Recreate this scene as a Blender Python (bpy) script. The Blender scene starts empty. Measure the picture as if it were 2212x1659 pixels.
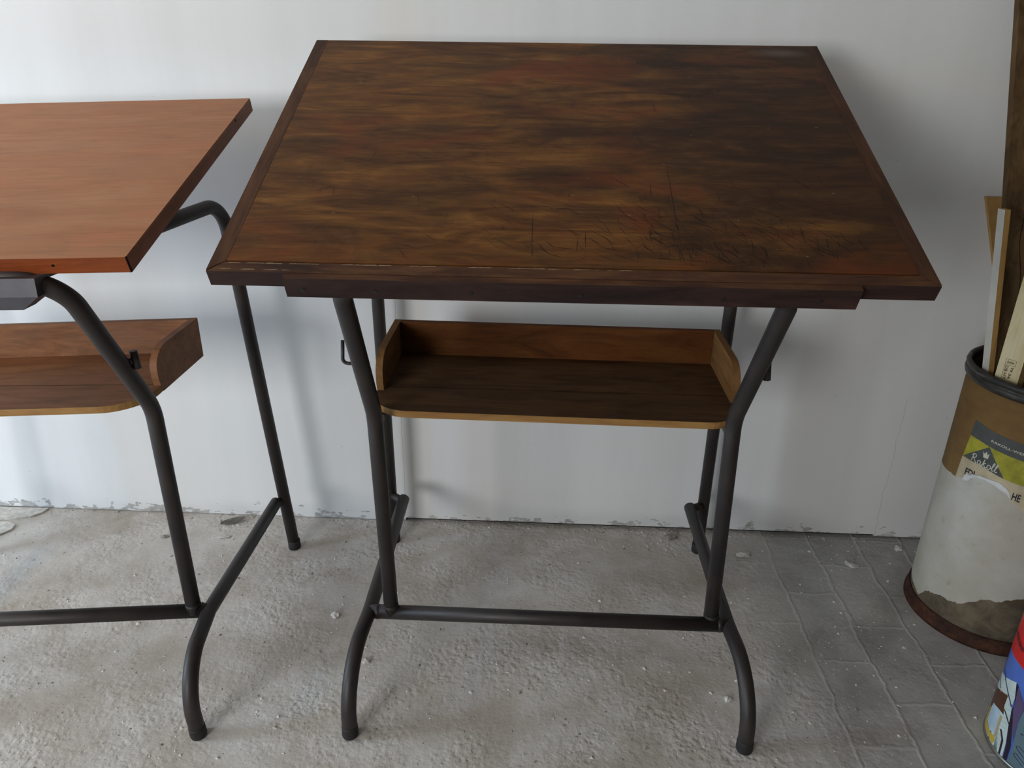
import bpy, bmesh, math, random
from mathutils import Vector, Matrix
R = random.Random(7)
C = bpy.context.scene.collection
SC = bpy.context.scene

# ------------------------------------------------------------------ materials
class NT:
    """small node-tree builder"""
    def __init__(s, name, rough=0.6, spec=0.4):
        s.m = bpy.data.materials.new(name); s.m.use_nodes = True
        s.t = s.m.node_tree; s.b = s.t.nodes['Principled BSDF']
        s.b.inputs['Roughness'].default_value = rough
        s.b.inputs['Specular IOR Level'].default_value = spec
        s.tc = s.t.nodes.new('ShaderNodeTexCoord')
        s.obj = s.tc.outputs['Object']
    def n(s, typ, **kw):
        nd = s.t.nodes.new(typ)
        for k, v in kw.items():
            if hasattr(nd, k) and k not in nd.inputs: setattr(nd, k, v)
            else: nd.inputs[k].default_value = v
        return nd
    def l(s, a, b): s.t.links.new(a, b)
    def map(s, scale=(1,1,1), loc=(0,0,0), rot=(0,0,0), src=None):
        nd = s.n('ShaderNodeMapping', Scale=scale, Location=loc, Rotation=rot); s.l(src or s.obj, nd.inputs['Vector']); return nd.outputs[0]
    def noise(s, vec, scale=5, detail=4, rough=.55, dist=0):
        nd = s.n('ShaderNodeTexNoise', Scale=scale, Detail=detail, Roughness=rough, Distortion=dist); s.l(vec, nd.inputs['Vector']); return nd.outputs['Fac']
    def ramp(s, fac, stops):
        nd = s.n('ShaderNodeValToRGB'); e = nd.color_ramp.elements
        while len(e) < len(stops): e.new(0.5)
        for x, (p, c) in zip(e, stops):
            x.position = p; x.color = (c, c, c, 1) if isinstance(c, (int, float)) else (*c, 1)
        s.l(fac, nd.inputs['Fac']); return nd.outputs['Color']
    def mix(s, fac, a, b, mode='MIX'):
        nd = s.n('ShaderNodeMix', data_type='RGBA', blend_type=mode)
        for v, i in ((fac, 0), (a, 6), (b, 7)):
            if isinstance(v, (int, float)): nd.inputs[i].default_value = v
            elif isinstance(v, tuple): nd.inputs[i].default_value = (*v, 1)
            else: s.l(v, nd.inputs[i])
        return nd.outputs[2]
    def math(s, op, a, b=0.0, clamp=False):
        nd = s.n('ShaderNodeMath', operation=op, use_clamp=clamp)
        for v, i in ((a, 0), (b, 1)):
            if isinstance(v, (int, float)): nd.inputs[i].default_value = v
            else: s.l(v, nd.inputs[i])
        return nd.outputs[0]
    def xyz(s, src=None):
        nd = s.n('ShaderNodeSeparateXYZ'); s.l(src or s.obj, nd.inputs[0]); return nd.outputs
    def bump(s, h, strength=.3, dist=.002):
        """all reliefs of a material are summed into one bump"""
        v = s.math('MULTIPLY', h, strength*dist*1000)
        if getattr(s, 'hsum', None) is None:
            s.bn = s.n('ShaderNodeBump', Strength=1.0, Distance=.001); s.l(s.bn.outputs[0], s.b.inputs['Normal']); s.hsum = v
        else: s.hsum = s.math('ADD', s.hsum, v)
        s.l(s.hsum, s.bn.inputs['Height'])
    def col(s, c):
        if isinstance(c, tuple): s.b.inputs['Base Color'].default_value = (*c, 1)
        else: s.l(c, s.b.inputs['Base Color'])
    def rough(s, c): s.l(c, s.b.inputs['Roughness'])

def srgb(r, g, b):
    f = lambda v: (v/255/12.92 if v/255 <= .04045 else ((v/255+.055)/1.055)**2.4)
    return (f(r), f(g), f(b))

def wood(name, dark, mid, light, stain, rough=.5, stain_amt=.6, red=None, axis=0, gs=1.0, spec=.4, seed=0.0, end_tone=0):
    """streaky grain along one axis, blotchy stain on top"""
    t = NT(name, rough, spec)
    sc = [10*gs, 10*gs, 10*gs]; sc[axis] = 1.9*gs
    v = t.map(tuple(sc), (seed, seed*.7, seed*1.3))
    g = t.noise(v, 2.0, 8, .66, 1.3)
    c = t.ramp(g, [(.30, dark), (.50, mid), (.68, light)])
    sb = [6.5*gs]*3; sb[axis] = 2.6*gs
    s1 = t.noise(t.map(tuple(sb), (3.1+seed, 1.7, .4)), 1.6, 7, .66, .9)
    c = t.mix(t.math('MULTIPLY', t.ramp(s1, [(.40, 0.0), (.66, 1.0)]), stain_amt), c, stain)
    if end_tone:   # darker tone in noisy patches, growing toward one end of the board
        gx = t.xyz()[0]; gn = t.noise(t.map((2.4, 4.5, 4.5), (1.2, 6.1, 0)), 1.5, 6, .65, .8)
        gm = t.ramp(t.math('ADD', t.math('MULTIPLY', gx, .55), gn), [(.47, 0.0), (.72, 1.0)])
        c = t.mix(t.math('MULTIPLY', gm, end_tone*1.6), c, (.026,.0125,.0070))
        # pale rubbed patch by one corner
        pv = t.n('ShaderNodeVectorMath', operation='LENGTH'); t.l(t.map((9, 26, 0), (-9*.487, -26*.808, 0)), pv.inputs[0])
        pm = t.ramp(t.math('ADD', pv.outputs['Value'], t.math('MULTIPLY', gn, .7)), [(.45, 1.0), (1.0, 0.0)])
        c = t.mix(t.math('MULTIPLY', pm, .55), c, (.16, .135, .115))
    if red:
        s2 = t.noise(t.map((2.1, 4.2, 4.2), (8.3+seed, 2.2, 5.0)), 1.7, 4, .55, .5)
        c = t.mix(t.math('MULTIPLY', t.ramp(s2, [(.54, 0.0), (.68, 1.0)]), .55), c, red)
    sf = [120*gs]*3; sf[axis] = 5*gs
    f = t.noise(t.map(tuple(sf)), 1.3, 3, .6)
    c = t.mix(t.ramp(f, [(.34, .38), (.50, 0.0)]), c, t.mix(.55, c, (dark[0]*.4, dark[1]*.4, dark[2]*.4)))
    t.col(c)
    t.bump(f, .12, .0012); t.bump(g, .10, .002)
    return t

def plain(name, c, rough=.6, spec=.4, var=.12, scale=30, metallic=0.0, bump=0.0):
    t = NT(name, rough, spec)
    n = t.noise(t.obj, scale, 5, .6)
    d = tuple(x*(1-var*2) for x in c); b = tuple(min(1, x*(1+var)) for x in c)
    t.col(t.ramp(n, [(.3, d), (.7, b)])); t.b.inputs['Metallic'].default_value = metallic
    if bump: t.bump(n, bump, .002)
    return t.m

M = {}
# dark stained top of the large table
_t = wood('dark_stained_wood', (.050,.0180,.0055), (.150,.060,.0150), (.260,.115,.026), (.034,.0165,.0080), .52, .72, red=(.180,.042,.010), axis=0, spec=.15, end_tone=.45)
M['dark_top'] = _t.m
# grey rubbed patch near the far right corner of that top is part of the wood's wear
M['dark_edge'] = wood('dark_edge_wood', (.040,.017,.009), (.090,.039,.019), (.135,.060,.027), (.040,.020,.012), .6, .7, axis=1, spec=.15, seed=4.0).m
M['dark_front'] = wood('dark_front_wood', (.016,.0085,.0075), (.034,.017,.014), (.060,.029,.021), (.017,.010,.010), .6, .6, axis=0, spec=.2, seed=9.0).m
M['nosing'] = wood('worn_nosing_wood', (.030,.012,.008), (.085,.034,.015), (.155,.070,.028), (.026,.013,.010), .6, .5, axis=0, spec=.2, seed=2.0).m
M['orange_top'] = wood('orange_brown_wood', (.325,.128,.054), (.400,.162,.069), (.435,.198,.098), (.345,.168,.088), .47, .45, red=(.44,.155,.065), axis=0, spec=.16, seed=5.0).m
M['orange_edge'] = wood('orange_edge_wood', (.11,.020,.004), (.20,.041,.0085), (.25,.060,.013), (.10,.026,.008), .5, .4, axis=0, spec=.15, seed=6.0).m
M['shelf_wood'] = wood('shelf_wood', (.055,.028,.013), (.105,.054,.024), (.150,.080,.034), (.066,.040,.023), .7, .45, axis=0, spec=.12, seed=1.0).m
M['shelf_back'] = wood('shelf_back_wood', (.055,.018,.0045), (.100,.033,.008), (.145,.054,.013), (.065,.024,.007), .65, .4, axis=0, spec=.12, seed=3.0).m
M['shelf_side'] = wood('shelf_side_wood', (.13,.062,.022), (.20,.102,.038), (.26,.14,.055), (.14,.075,.03), .7, .3, axis=1, spec=.12, seed=7.7).m
M['shelf_edge'] = wood('pale_shelf_edge', (.20,.10,.032), (.30,.16,.055), (.37,.21,.075), (.25,.13,.04), .7, .3, axis=0, spec=.15, seed=7.0).m
M['left_shelf'] = wood('reddish_shelf_wood', (.150,.062,.027), (.255,.112,.050), (.315,.150,.070), (.170,.090,.054), .55, .5, axis=0, spec=.2, seed=8.0).m
M['gap'] = plain('dark_gap', (.006,.004,.003), .9, .1)
M['tube'] = None
t = NT('gunmetal_paint', .50, .5)
n = t.noise(t.obj, 380, 3, .6); n2 = t.noise(t.obj, 14, 4, .6)
t.col(t.mix(t.ramp(n2, [(.4, 0.0), (.7, 1.0)]), (.026,.022,.022), (.038,.030,.027)))
t.rough(t.ramp(n2, [(.3, .44), (.7, .58)])); t.bump(n, .25, .0006)
t.b.inputs['Metallic'].default_value = .25
M['tube'] = t.m
M['cap'] = plain('black_rubber', (.020,.018,.018), .65, .35)
M['tray_metal'] = plain('grey_sheet_metal', (.060,.056,.064), .42, .5, .08, 40, .35)
M['scratch'] = plain('knife_scratches', (.012,.006,.004), .6, .3)
M['pale_scuff'] = plain('pale_scuffs', (.34,.24,.16), .7, .3, .2, 200)
M['nail'] = plain('dull_screw', (.022,.016,.015), .5, .4, .2, 200, .3)

# wall: white paint over plasterboard, ragged unpainted foot, trowel smears
t = NT('white_painted_plasterboard', .62, .3)
x, y, z = t.xyz()
sm = t.noise(t.map((9, 1, .8), (1.3, 0, 0)), 1.0, 4, .55, .3)
base = t.mix(t.ramp(sm, [(.36, 0.0), (.66, 1.0)]), (.695,.70,.70), (.730,.735,.74))
bl = t.noise(t.obj, 1.4, 3, .5)
base = t.mix(t.math('MULTIPLY', t.ramp(bl, [(.45, 0.0), (.7, 1.0)]), .35), base, (.70,.68,.63))
wn = t.noise(t.map((7, 1, 14)), 3.0, 6, .65)
edge = t.math('ADD', t.math('MULTIPLY', t.math('SUBTRACT', wn, .50), .26), .007)
wm = t.math('GREATER_THAN', edge, z)
foot = t.mix(t.ramp(t.noise(t.obj, 60, 4), [(.35, 0.0), (.65, 1.0)]), (.34,.335,.33), (.50,.49,.475))
base = t.mix(wm, base, foot)
# short scuffs and specks
sp = t.noise(t.map((60, 1, 60)), 1.0, 2, .5)
base = t.mix(t.math('MULTIPLY', t.ramp(sp, [(.76, 0.0), (.80, 1.0)]), .5), base, (.33,.32,.31))
# hairline crack wandering down one joint
cr = t.noise(t.map((1, 1, 9)), 2.4, 5, .6)
cx = t.math('ABSOLUTE', t.math('SUBTRACT', x, t.math('ADD', t.math('MULTIPLY', cr, .012), -.4385)))
low = t.math('LESS_THAN', z, t.math('ADD', t.math('MULTIPLY', cr, .2), .78))
base = t.mix(t.math('MULTIPLY', t.math('MULTIPLY', t.math('LESS_THAN', cx, .0008), low), .55), base, (.25,.24,.22))
cx2 = t.math('ABSOLUTE', t.math('SUBTRACT', x, t.math('ADD', t.math('MULTIPLY', cr, .03), 1.092)))
low2 = t.math('LESS_THAN', z, .50)
base = t.mix(t.math('MULTIPLY', t.math('MULTIPLY', t.math('LESS_THAN', cx2, .0009), low2), .4), base, (.30,.29,.27))
# beige filler band beside that joint
fb = t.math('ABSOLUTE', t.math('SUBTRACT', x, -.385)); fb = t.ramp(t.math('ADD', fb, t.math('MULTIPLY', sm, .02)), [(.04, 1.0), (.065, 0.0)])
base = t.mix(t.math('MULTIPLY', fb, .40), base, (.70,.655,.58))
t.col(base)
t.bump(sm, .05, .006); t.bump(t.noise(t.obj, 180, 3), .06, .0008)
M['wall'] = t.m
M['back'] = plain('raw_masonry', (.060,.052,.045), .9, .1, .3, 20)
M['room'] = plain('old_limewash', (.42,.40,.37), .9, .1, .08, 4)
M['room_warm'] = plain('bare_rendered_wall', (.19,.16,.125), .9, .1, .1, 4)

# floor: rough concrete skim, worn to brick pavers on the right
t = NT('rough_concrete', .86, .2)
x, y, z = t.xyz()
a = t.noise(t.obj, 2.6, 6, .62, .4)
b = t.noise(t.map((1,1,1), (4,2,0)), 9, 6, .65, .3)
c = t.mix(t.ramp(a, [(.34, 0.0), (.66, 1.0)]), (0.425, 0.385, 0.340), (0.610, 0.585, 0.555))
c = t.mix(t.math('MULTIPLY', t.ramp(b, [(.42, 0.0), (.66, 1.0)]), .55), c, (0.68, 0.665, 0.645))
wn = t.noise(t.map((1,1,1), (9,1,0)), 5, 5, .6)
# warm brown stains
st = t.noise(t.map((1,1,1), (2,7,0)), 3.3, 5, .6, .6)
c = t.mix(t.math('MULTIPLY', t.ramp(st, [(.46, 0.0), (.70, 1.0)]), .55), c, (.36,.295,.235))
# pavers
bv = t.n('ShaderNodeCombineXYZ'); t.l(t.math('ADD', y, .042), bv.inputs[0]); t.l(t.math('ADD', x, -.6365+.02), bv.inputs[1])
wob = t.n('ShaderNodeVectorMath', operation='ADD')
nz = t.n('ShaderNodeTexNoise', Scale=9, Detail=3); t.l(t.obj, nz.inputs['Vector'])
wsc = t.n('ShaderNodeVectorMath', operation='SCALE'); wsc.inputs['Scale'].default_value = .034
t.l(nz.outputs['Color'], wsc.inputs[0]); t.l(bv.outputs[0], wob.inputs[0]); t.l(wsc.outputs[0], wob.inputs[1])
br = t.n('ShaderNodeTexBrick', Scale=1.0, **{'Mortar Size': .0075, 'Mortar Smooth': 1.0, 'Brick Width': .27, 'Row Height': .1467})
br.inputs['Color1'].default_value = (0.337,0.355,0.362,1); br.inputs['Color2'].default_value = (0.439,0.444,0.43,1); br.inputs['Mortar'].default_value = (0.529,0.533,0.512,1)
wv = t.n('ShaderNodeTexNoise', Scale=45, Detail=4); t.l(t.obj, wv.inputs['Vector'])
ws2 = t.n('ShaderNodeVectorMath', operation='SCALE'); ws2.inputs['Scale'].default_value = .012; t.l(wv.outputs['Color'], ws2.inputs[0])
wb2 = t.n('ShaderNodeVectorMath', operation='ADD'); t.l(wob.outputs[0], wb2.inputs[0]); t.l(ws2.outputs[0], wb2.inputs[1])
t.l(wb2.outputs[0], br.inputs['Vector'])
br.inputs['Color1'].default_value = (.335,.330,.318,1); br.inputs['Color2'].default_value = (.385,.378,.362,1); br.inputs['Mortar'].default_value = (.45,.44,.42,1)
pc = t.mix(t.math('MULTIPLY', t.ramp(t.noise(t.obj, 7, 6, .65, .5), [(.38, 0.0), (.66, 1.0)]), .85), br.outputs['Color'], (.47,.46,.44))
pc = t.mix(t.math('MULTIPLY', t.ramp(t.noise(t.map((1,1,1), (5,5,0)), 3.5, 6, .65, .6), [(.46, 0.0), (.68, 1.0)]), .6), pc, (.20,.185,.17))
xm = t.math('ADD', x, t.math('MULTIPLY', t.math('SUBTRACT', wn, .5), .35))
xm = t.math('ADD', xm, t.math('MULTIPLY', y, .0))
pm = t.ramp(xm, [(.54, 0.0), (.80, 1.0)])
c = t.mix(pm, c, pc)
# fine pale dust and dark grit
gr = t.noise(t.obj, 160, 3, .7)
c = t.mix(t.math('MULTIPLY', t.ramp(gr, [(.62, 0.0), (.72, 1.0)]), .45), c, (.78,.77,.74))
c = t.mix(t.math('MULTIPLY', t.ramp(gr, [(.28, 1.0), (.36, 0.0)]), .45), c, (.26,.24,.215))
t.col(c)
vo = t.n('ShaderNodeTexVoronoi', Scale=75, feature='SMOOTH_F1'); t.l(t.obj, vo.inputs['Vector'])
reg = t.ramp(t.noise(t.map((1,1,1), (3,3,0)), 5, 3), [(.40, .15), (.62, 1.0)])
ip = t.math('SUBTRACT', 1.0, t.math('MULTIPLY', pm, .62))   # pavers are worn smooth
t.bump(t.math('MULTIPLY', t.noise(t.obj, 11, 3, .5), ip), .18, .012)
t.bump(t.math('MULTIPLY', t.math('MULTIPLY', t.ramp(t.noise(t.obj, 52, 2, .5), [(.40, 0.0), (.60, 1.0)]), reg), ip), .20, .005)
pit = t.math('MULTIPLY', t.ramp(vo.outputs['Distance'], [(.0, 0.0), (.45, 1.0)]), reg)
t.bump(t.math('MULTIPLY', pit, ip), .30, .005)
t.bump(t.math('MULTIPLY', t.noise(t.obj, 110, 4, .7), t.math('SUBTRACT', 1.0, t.math('MULTIPLY', pm, .4))), .36, .003)
t.bump(t.math('MULTIPLY', br.outputs['Fac'], pm), .22, .006)
M['floor'] = t.m
M['plaster'] = plain('plaster_crumb', (.62,.60,.56), .9, .15, .15, 60, 0, .3)
M['plaster_dark'] = plain('grey_mortar_crumb', (.33,.30,.27), .95, .1, .2, 60, 0, .3)
M['bark'] = plain('dry_brown_flake', (.16,.085,.045), .8, .2, .25, 60)

# drum
t = NT('kraft_fibreboard', .72, .3)
x, y, z = t.xyz()
n1 = t.noise(t.obj, 9, 5, .6); n2 = t.noise(t.map((6,6,40)), 1, 4, .6)
c = t.mix(t.ramp(n1, [(.36, 0.0), (.66, 1.0)]), (.150,.085,.028), (.205,.122,.045))
c = t.mix(t.math('MULTIPLY', t.ramp(n2, [(.5, 0.0), (.7, 1.0)]), .35), c, (.115,.062,.020))
low = t.ramp(t.math('ADD', z, t.math('MULTIPLY', t.math('SUBTRACT', n1, .5), .08)), [(.16, 1.0), (.24, 0.0)])
n3 = t.noise(t.obj, 14, 6, .65, .5)
lc = t.mix(t.ramp(n3, [(.36, 0.0), (.62, 1.0)]), (.110,.085,.060), (.265,.215,.145))
c = t.mix(low, c, lc)
t.col(c); t.bump(n3, .15, .002)
M['kraft'] = t.m
t = NT('cream_paper_wrap', .75, .25)
n1 = t.noise(t.obj, 8, 5, .6); n2 = t.noise(t.obj, 30, 5, .65)
c = t.mix(t.ramp(n1, [(.35, 0.0), (.68, 1.0)]), (.40,.375,.315), (.50,.485,.44))
c = t.mix(t.math('MULTIPLY', t.ramp(n2, [(.60, 0.0), (.72, 1.0)]), .5), c, (.32,.25,.17))
t.col(c); t.bump(n1, .2, .003); M['paper'] = t.m
M['torn'] = plain('torn_white_paper', (.62,.63,.64), .85, .2, .08, 60)
M['label_grey'] = plain('label_grey', (.070,.078,.076), .6, .3, .1, 50)
M['label_yellow'] = plain('label_yellow', (.36,.34,.035), .6, .3, .2, 25)
M['label_cream'] = plain('label_cream', (.50,.43,.29), .6, .3, .12, 25)
M['label_ink'] = plain('label_ink', (.020,.020,.035), .6, .3)
M['label_white'] = plain('label_white', (.55,.54,.45), .6, .3, .05)
t = NT('dark_hoop_metal', .42, .5)
n1 = t.noise(t.map((8,8,30)), 2.5, 6, .65)
t.col(t.ramp(n1, [(.40, (.020,.019,.018)), (.60, (.050,.047,.044)), (.72, (.24,.24,.23))]))
t.b.inputs['Metallic'].default_value = .3; t.bump(n1, .2, .002); M['hoop'] = t.m
t = NT('rusty_hoop', .8, .25)
n1 = t.noise(t.obj, 35, 6, .65)
t.col(t.ramp(n1, [(.36, (.022,.010,.007)), (.55, (.058,.022,.012)), (.72, (.10,.040,.020))])); t.bump(n1, .3, .002); M['rust'] = t.m
M['inside'] = plain('drum_inside', (.045,.034,.024), .9, .1, .3, 12)

M['old_board'] = wood('old_brown_board', (.045,.024,.010), (.105,.062,.026), (.155,.098,.044), (.050,.030,.015), .75, .6, axis=2, spec=.2, seed=2.5).m
M['tan_wood'] = wood('tan_plywood', (.30,.165,.050), (.42,.245,.085), (.48,.30,.115), (.33,.19,.07), .7, .3, axis=2, spec=.25, seed=1.5).m
M['white_face'] = plain('whitish_planed_face', (.50,.49,.45), .7, .25, .06, 20)
M['cream_wood'] = wood('cream_pine', (.46,.385,.21), (.58,.51,.32), (.64,.58,.40), (.52,.45,.27), .65, .3, axis=2, spec=.3, seed=3.5, gs=.7).m
M['cream_side'] = wood('pine_side', (.26,.17,.06), (.34,.24,.10), (.40,.29,.13), (.28,.19,.08), .7, .3, axis=2, spec=.2, seed=4.5).m
M['stamp_ink'] = plain('brown_stamp_ink', (.075,.035,.028), .7, .2)

# pail print
def ink(name, c, r=.32): return plain(name, c, r, .5, .06, 30)
M['p_blue'] = ink('print_blue', (.075,.150,.50)); M['p_red'] = ink('print_red', (.56,.016,.014)); M['p_white'] = ink('print_white', (.52,.62,.60))
M['p_brown'] = ink('print_brown', (.085,.030,.014)); M['p_glass'] = ink('print_pale_blue', (.45,.60,.72)); M['p_yellow'] = ink('print_yellow', (.52,.38,.05))
M['p_tan'] = ink('print_tan', (.45,.36,.20)); M['p_dark'] = ink('print_dark_purple', (.020,.012,.024)); M['p_purple'] = ink('print_purple', (.095,.070,.150))
M['p_panel'] = ink('print_grey_blue', (.105,.165,.195)); M['p_line'] = ink('print_navy', (.022,.020,.10)); M['p_grey'] = ink('print_fine_line', (.22,.28,.30))
M['tin'] = plain('tinplate_rim', (.30,.30,.27), .35, .5, .15, 40, .8)

# ------------------------------------------------------------------ mesh helpers
def link(name, bm, mats, parent=None, at=None, rot=None, bevel=0, smooth=None):
    """one mesh object; geometry given in world space unless rot/at describe a local frame"""
    me = bpy.data.meshes.new(name)
    if bevel:
        es = [e for e in bm.edges if len(e.link_faces) == 2 and e.calc_face_angle(0) > .6]
        bmesh.ops.bevel(bm, geom=es, offset=bevel, segments=3, profile=.5, affect='EDGES', clamp_overlap=True)
    bmesh.ops.recalc_face_normals(bm, faces=bm.faces)
    o = bpy.data.objects.new(name, me); C.objects.link(o)
    for m in (mats if isinstance(mats, (list, tuple)) else [mats]): me.materials.append(m)
    if parent is not None:
        o.parent = parent
        if at is None:
            off = world_of(parent)
            bmesh.ops.translate(bm, verts=bm.verts, vec=-off)
    if at is not None: o.location = at
    if rot is not None: o.rotation_euler = rot
    bm.to_mesh(me); bm.free()
    if smooth: me.shade_smooth(); me.set_sharp_from_angle(angle=smooth)
    return o
def world_of(o):
    v = Vector(o.location)
    while o.parent: o = o.parent; v = v + Vector(o.location)
    return v
def thing(name, label, cat, loc, group=None):
    o = bpy.data.objects.new(name, None); o.empty_display_size = .05; C.objects.link(o)
    o.location = loc; tag(o, label, cat, group); return o
def tag(o, label, cat, group=None, kind=None):
    o['label'] = label; o['category'] = cat
    if group: o['group'] = group
    if kind: o['kind'] = kind
    return o
def part_empty(name, parent, loc):
    o = bpy.data.objects.new(name, None); o.empty_display_size = .03; C.objects.link(o); o.parent = parent
    o.location = Vector(loc) - world_of(parent); return o

def box(bm, x0, x1, y0, y1, z0, z1, mi=0):
    vs = [bm.verts.new((x, y, z)) for x in (x0, x1) for y in (y0, y1) for z in (z0, z1)]
    fs = [bm.faces.new([vs[i] for i in q]) for q in ((0,1,3,2), (4,6,7,5), (0,4,5,1), (2,3,7,6), (0,2,6,4), (1,5,7,3))]
    for f in fs: f.material_index = mi
    return vs
def prism(bm, pts, z0, z1, axis='z', mi=0):
    """extrude a closed 2-D outline; axis = extrusion direction"""
    def P(p, h):
        return (p[0], p[1], h) if axis == 'z' else ((h, p[0], p[1]) if axis == 'x' else (p[0], h, p[1]))
    a = [bm.verts.new(P(p, z0)) for p in pts]; b = [bm.verts.new(P(p, z1)) for p in pts]
    fs = [bm.faces.new(a), bm.faces.new(b[::-1])]
    for i in range(len(pts)):
        j = (i+1) % len(pts); fs.append(bm.faces.new((a[i], b[i], b[j], a[j])))
    for f in fs: f.material_index = mi
    return fs
def fillet(pts, rads, seg=10):
    """round the corners of a 3-D polyline"""
    pts = [Vector(p) for p in pts]; out = [pts[0]]
    for i in range(1, len(pts)-1):
        r = rads[i-1]; a = (pts[i-1]-pts[i]); b = (pts[i+1]-pts[i]); la, lb = a.length, b.length; a.normalize(); b.normalize()
        ang = a.angle(b)
        if r <= 0 or ang > math.pi-.02: out.append(pts[i]); continue
        d = min(r/math.tan(ang/2), la*.98, lb*.98); r2 = d*math.tan(ang/2)
        cen = pts[i] + (a+b).normalized()*(r2/math.sin(ang/2))
        s = pts[i]+a*d-cen; e = pts[i]+b*d-cen; tot = s.angle(e); ax = s.cross(e).normalized()
        for k in range(seg+1): out.append(cen + Matrix.Rotation(tot*k/seg, 3, ax) @ s)
    out.append(pts[-1]); return out
def tube(bm, path, r, seg=20, mi=0, cap=True, radii=None):
    path = [Vector(p) for p in path]; n = len(path); rings = []
    t0 = (path[1]-path[0]).normalized(); u = t0.orthogonal().normalized(); prev = t0
    for i, p in enumerate(path):
        t = (path[min(i+1, n-1)]-path[max(i-1, 0)]).normalized()
        q = prev.rotation_difference(t); u = q @ u; u = (u-t*u.dot(t)).normalized(); prev = t
        w = t.cross(u); rr = radii[i] if radii else r
        rings.append([bm.verts.new(p+(u*math.cos(2*math.pi*k/seg)+w*math.sin(2*math.pi*k/seg))*rr) for k in range(seg)])
    for a, b in zip(rings, rings[1:]):
        for k in range(seg):
            f = bm.faces.new((a[k], a[(k+1) % seg], b[(k+1) % seg], b[k])); f.smooth = True; f.material_index = mi
    if cap:
        for ring in (rings[0][::-1], rings[-1]): f = bm.faces.new(ring); f.material_index = mi
def lathe(bm, prof, cx, cy, seg=96, mi=0, close=False):
    rings = [[bm.verts.new((cx+r*math.cos(2*math.pi*k/seg), cy+r*math.sin(2*math.pi*k/seg), z)) for k in range(seg)] for r, z in prof]
    prs = list(zip(rings, rings[1:])) + ([(rings[-1], rings[0])] if close else [])
    for a, b in prs:
        for k in range(seg):
            f = bm.faces.new((a[k], a[(k+1) % seg], b[(k+1) % seg], b[k])); f.smooth = True; f.material_index = mi
def wrap(bm, poly, cx, cy, r, mi=0, step=.07, thick=0.0):
    """a flat outline in (angle, height) laid on a cylinder; cut so that it follows the curve"""
    b2 = bmesh.new(); vs = [b2.verts.new((p[0], p[1], 0)) for p in poly]
    es = [b2.edges.new((vs[i], vs[(i+1) % len(vs)])) for i in range(len(vs))]
    bmesh.ops.triangle_fill(b2, edges=es, use_beauty=True)
    _wrap_into(bm, b2, cx, cy, r, mi, step, thick)
def _wrap_into(bm, b2, cx, cy, r, mi, step, thick=0.0):
    lo = min(v.co.x for v in b2.verts); hi = max(v.co.x for v in b2.verts); x = math.ceil(lo/step)*step
    while x < hi:
        bmesh.ops.bisect_plane(b2, geom=b2.verts[:]+b2.edges[:]+b2.faces[:], plane_co=(x, 0, 0), plane_no=(1, 0, 0)); x += step
    mp = {}
    for v in b2.verts: mp[v] = bm.verts.new((cx+r*math.cos(v.co.x), cy+r*math.sin(v.co.x), v.co.y))
    for f in b2.faces:
        try: g = bm.faces.new([mp[v] for v in f.verts]); g.material_index = mi; g.smooth = True
        except ValueError: pass
    b2.free()
def ribbon(pts, w):
    """outline of a thin stroke along 2-D points"""
    pts = [Vector(p) for p in pts]; L_, R_ = [], []
    for i, p in enumerate(pts):
        t = (pts[min(i+1, len(pts)-1)]-pts[max(i-1, 0)]); t.normalize(); nrm = Vector((-t.y, t.x))*w/2
        L_.append(p+nrm); R_.append(p-nrm)
    return L_, R_
def stroke_wrap(bm, pts, w, cx, cy, r, mi, sc=None):
    """stroke on a cylinder; pts in (angle, height); w in metres"""
    P2 = [(p[0]*r, p[1]) for p in pts]
    L_, R_ = ribbon(P2, w)
    for i in range(len(L_)-1):
        q = [L_[i], L_[i+1], R_[i+1], R_[i]]
        vs = [bm.verts.new((cx+r*math.cos(p.x/r), cy+r*math.sin(p.x/r), p.y)) for p in q]
        f = bm.faces.new(vs); f.material_index = mi
def text_mesh(s, size=1.0, bold=0.0):
    cu = bpy.data.curves.new('lettering', 'FONT'); cu.body = s; cu.size = size; cu.resolution_u = 3; cu.offset = bold
    o = bpy.data.objects.new('lettering', cu); C.objects.link(o)
    bpy.context.view_layer.update()
    dg = bpy.context.evaluated_depsgraph_get(); me = bpy.data.meshes.new_from_object(o.evaluated_get(dg))
    bpy.data.objects.remove(o); bpy.data.curves.remove(cu)
    b = bmesh.new(); b.from_mesh(me); bpy.data.meshes.remove(me); bmesh.ops.triangulate(b, faces=b.faces)
    return b
def text_wrap(bm, s, a0, z0, a1, z1, h, cx, cy, r, mi, shear=0.0, bold=0.0):
    """lettering between two points on a cylinder (angle, height)"""
    b2 = text_mesh(s, 1.0, bold); xs = [v.co.x for v in b2.verts]; ys = [v.co.y for v in b2.verts]
    x0, x1, y1 = min(xs), max(xs), max(ys)
    for v in b2.verts:
        u = (v.co.x-x0)/(x1-x0); w = v.co.y/y1
        v.co = Vector((a0+(a1-a0)*u + shear*w*h/r, z0+(z1-z0)*u+w*h, 0))
    _wrap_into(bm, b2, cx, cy, r, mi, .07)
M['orange_side'] = wood('brown_side_edge', (.14,.045,.020), (.235,.080,.036), (.285,.110,.055), (.15,.065,.035), .5, .4, axis=1, spec=.15, seed=6.5).m
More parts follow.
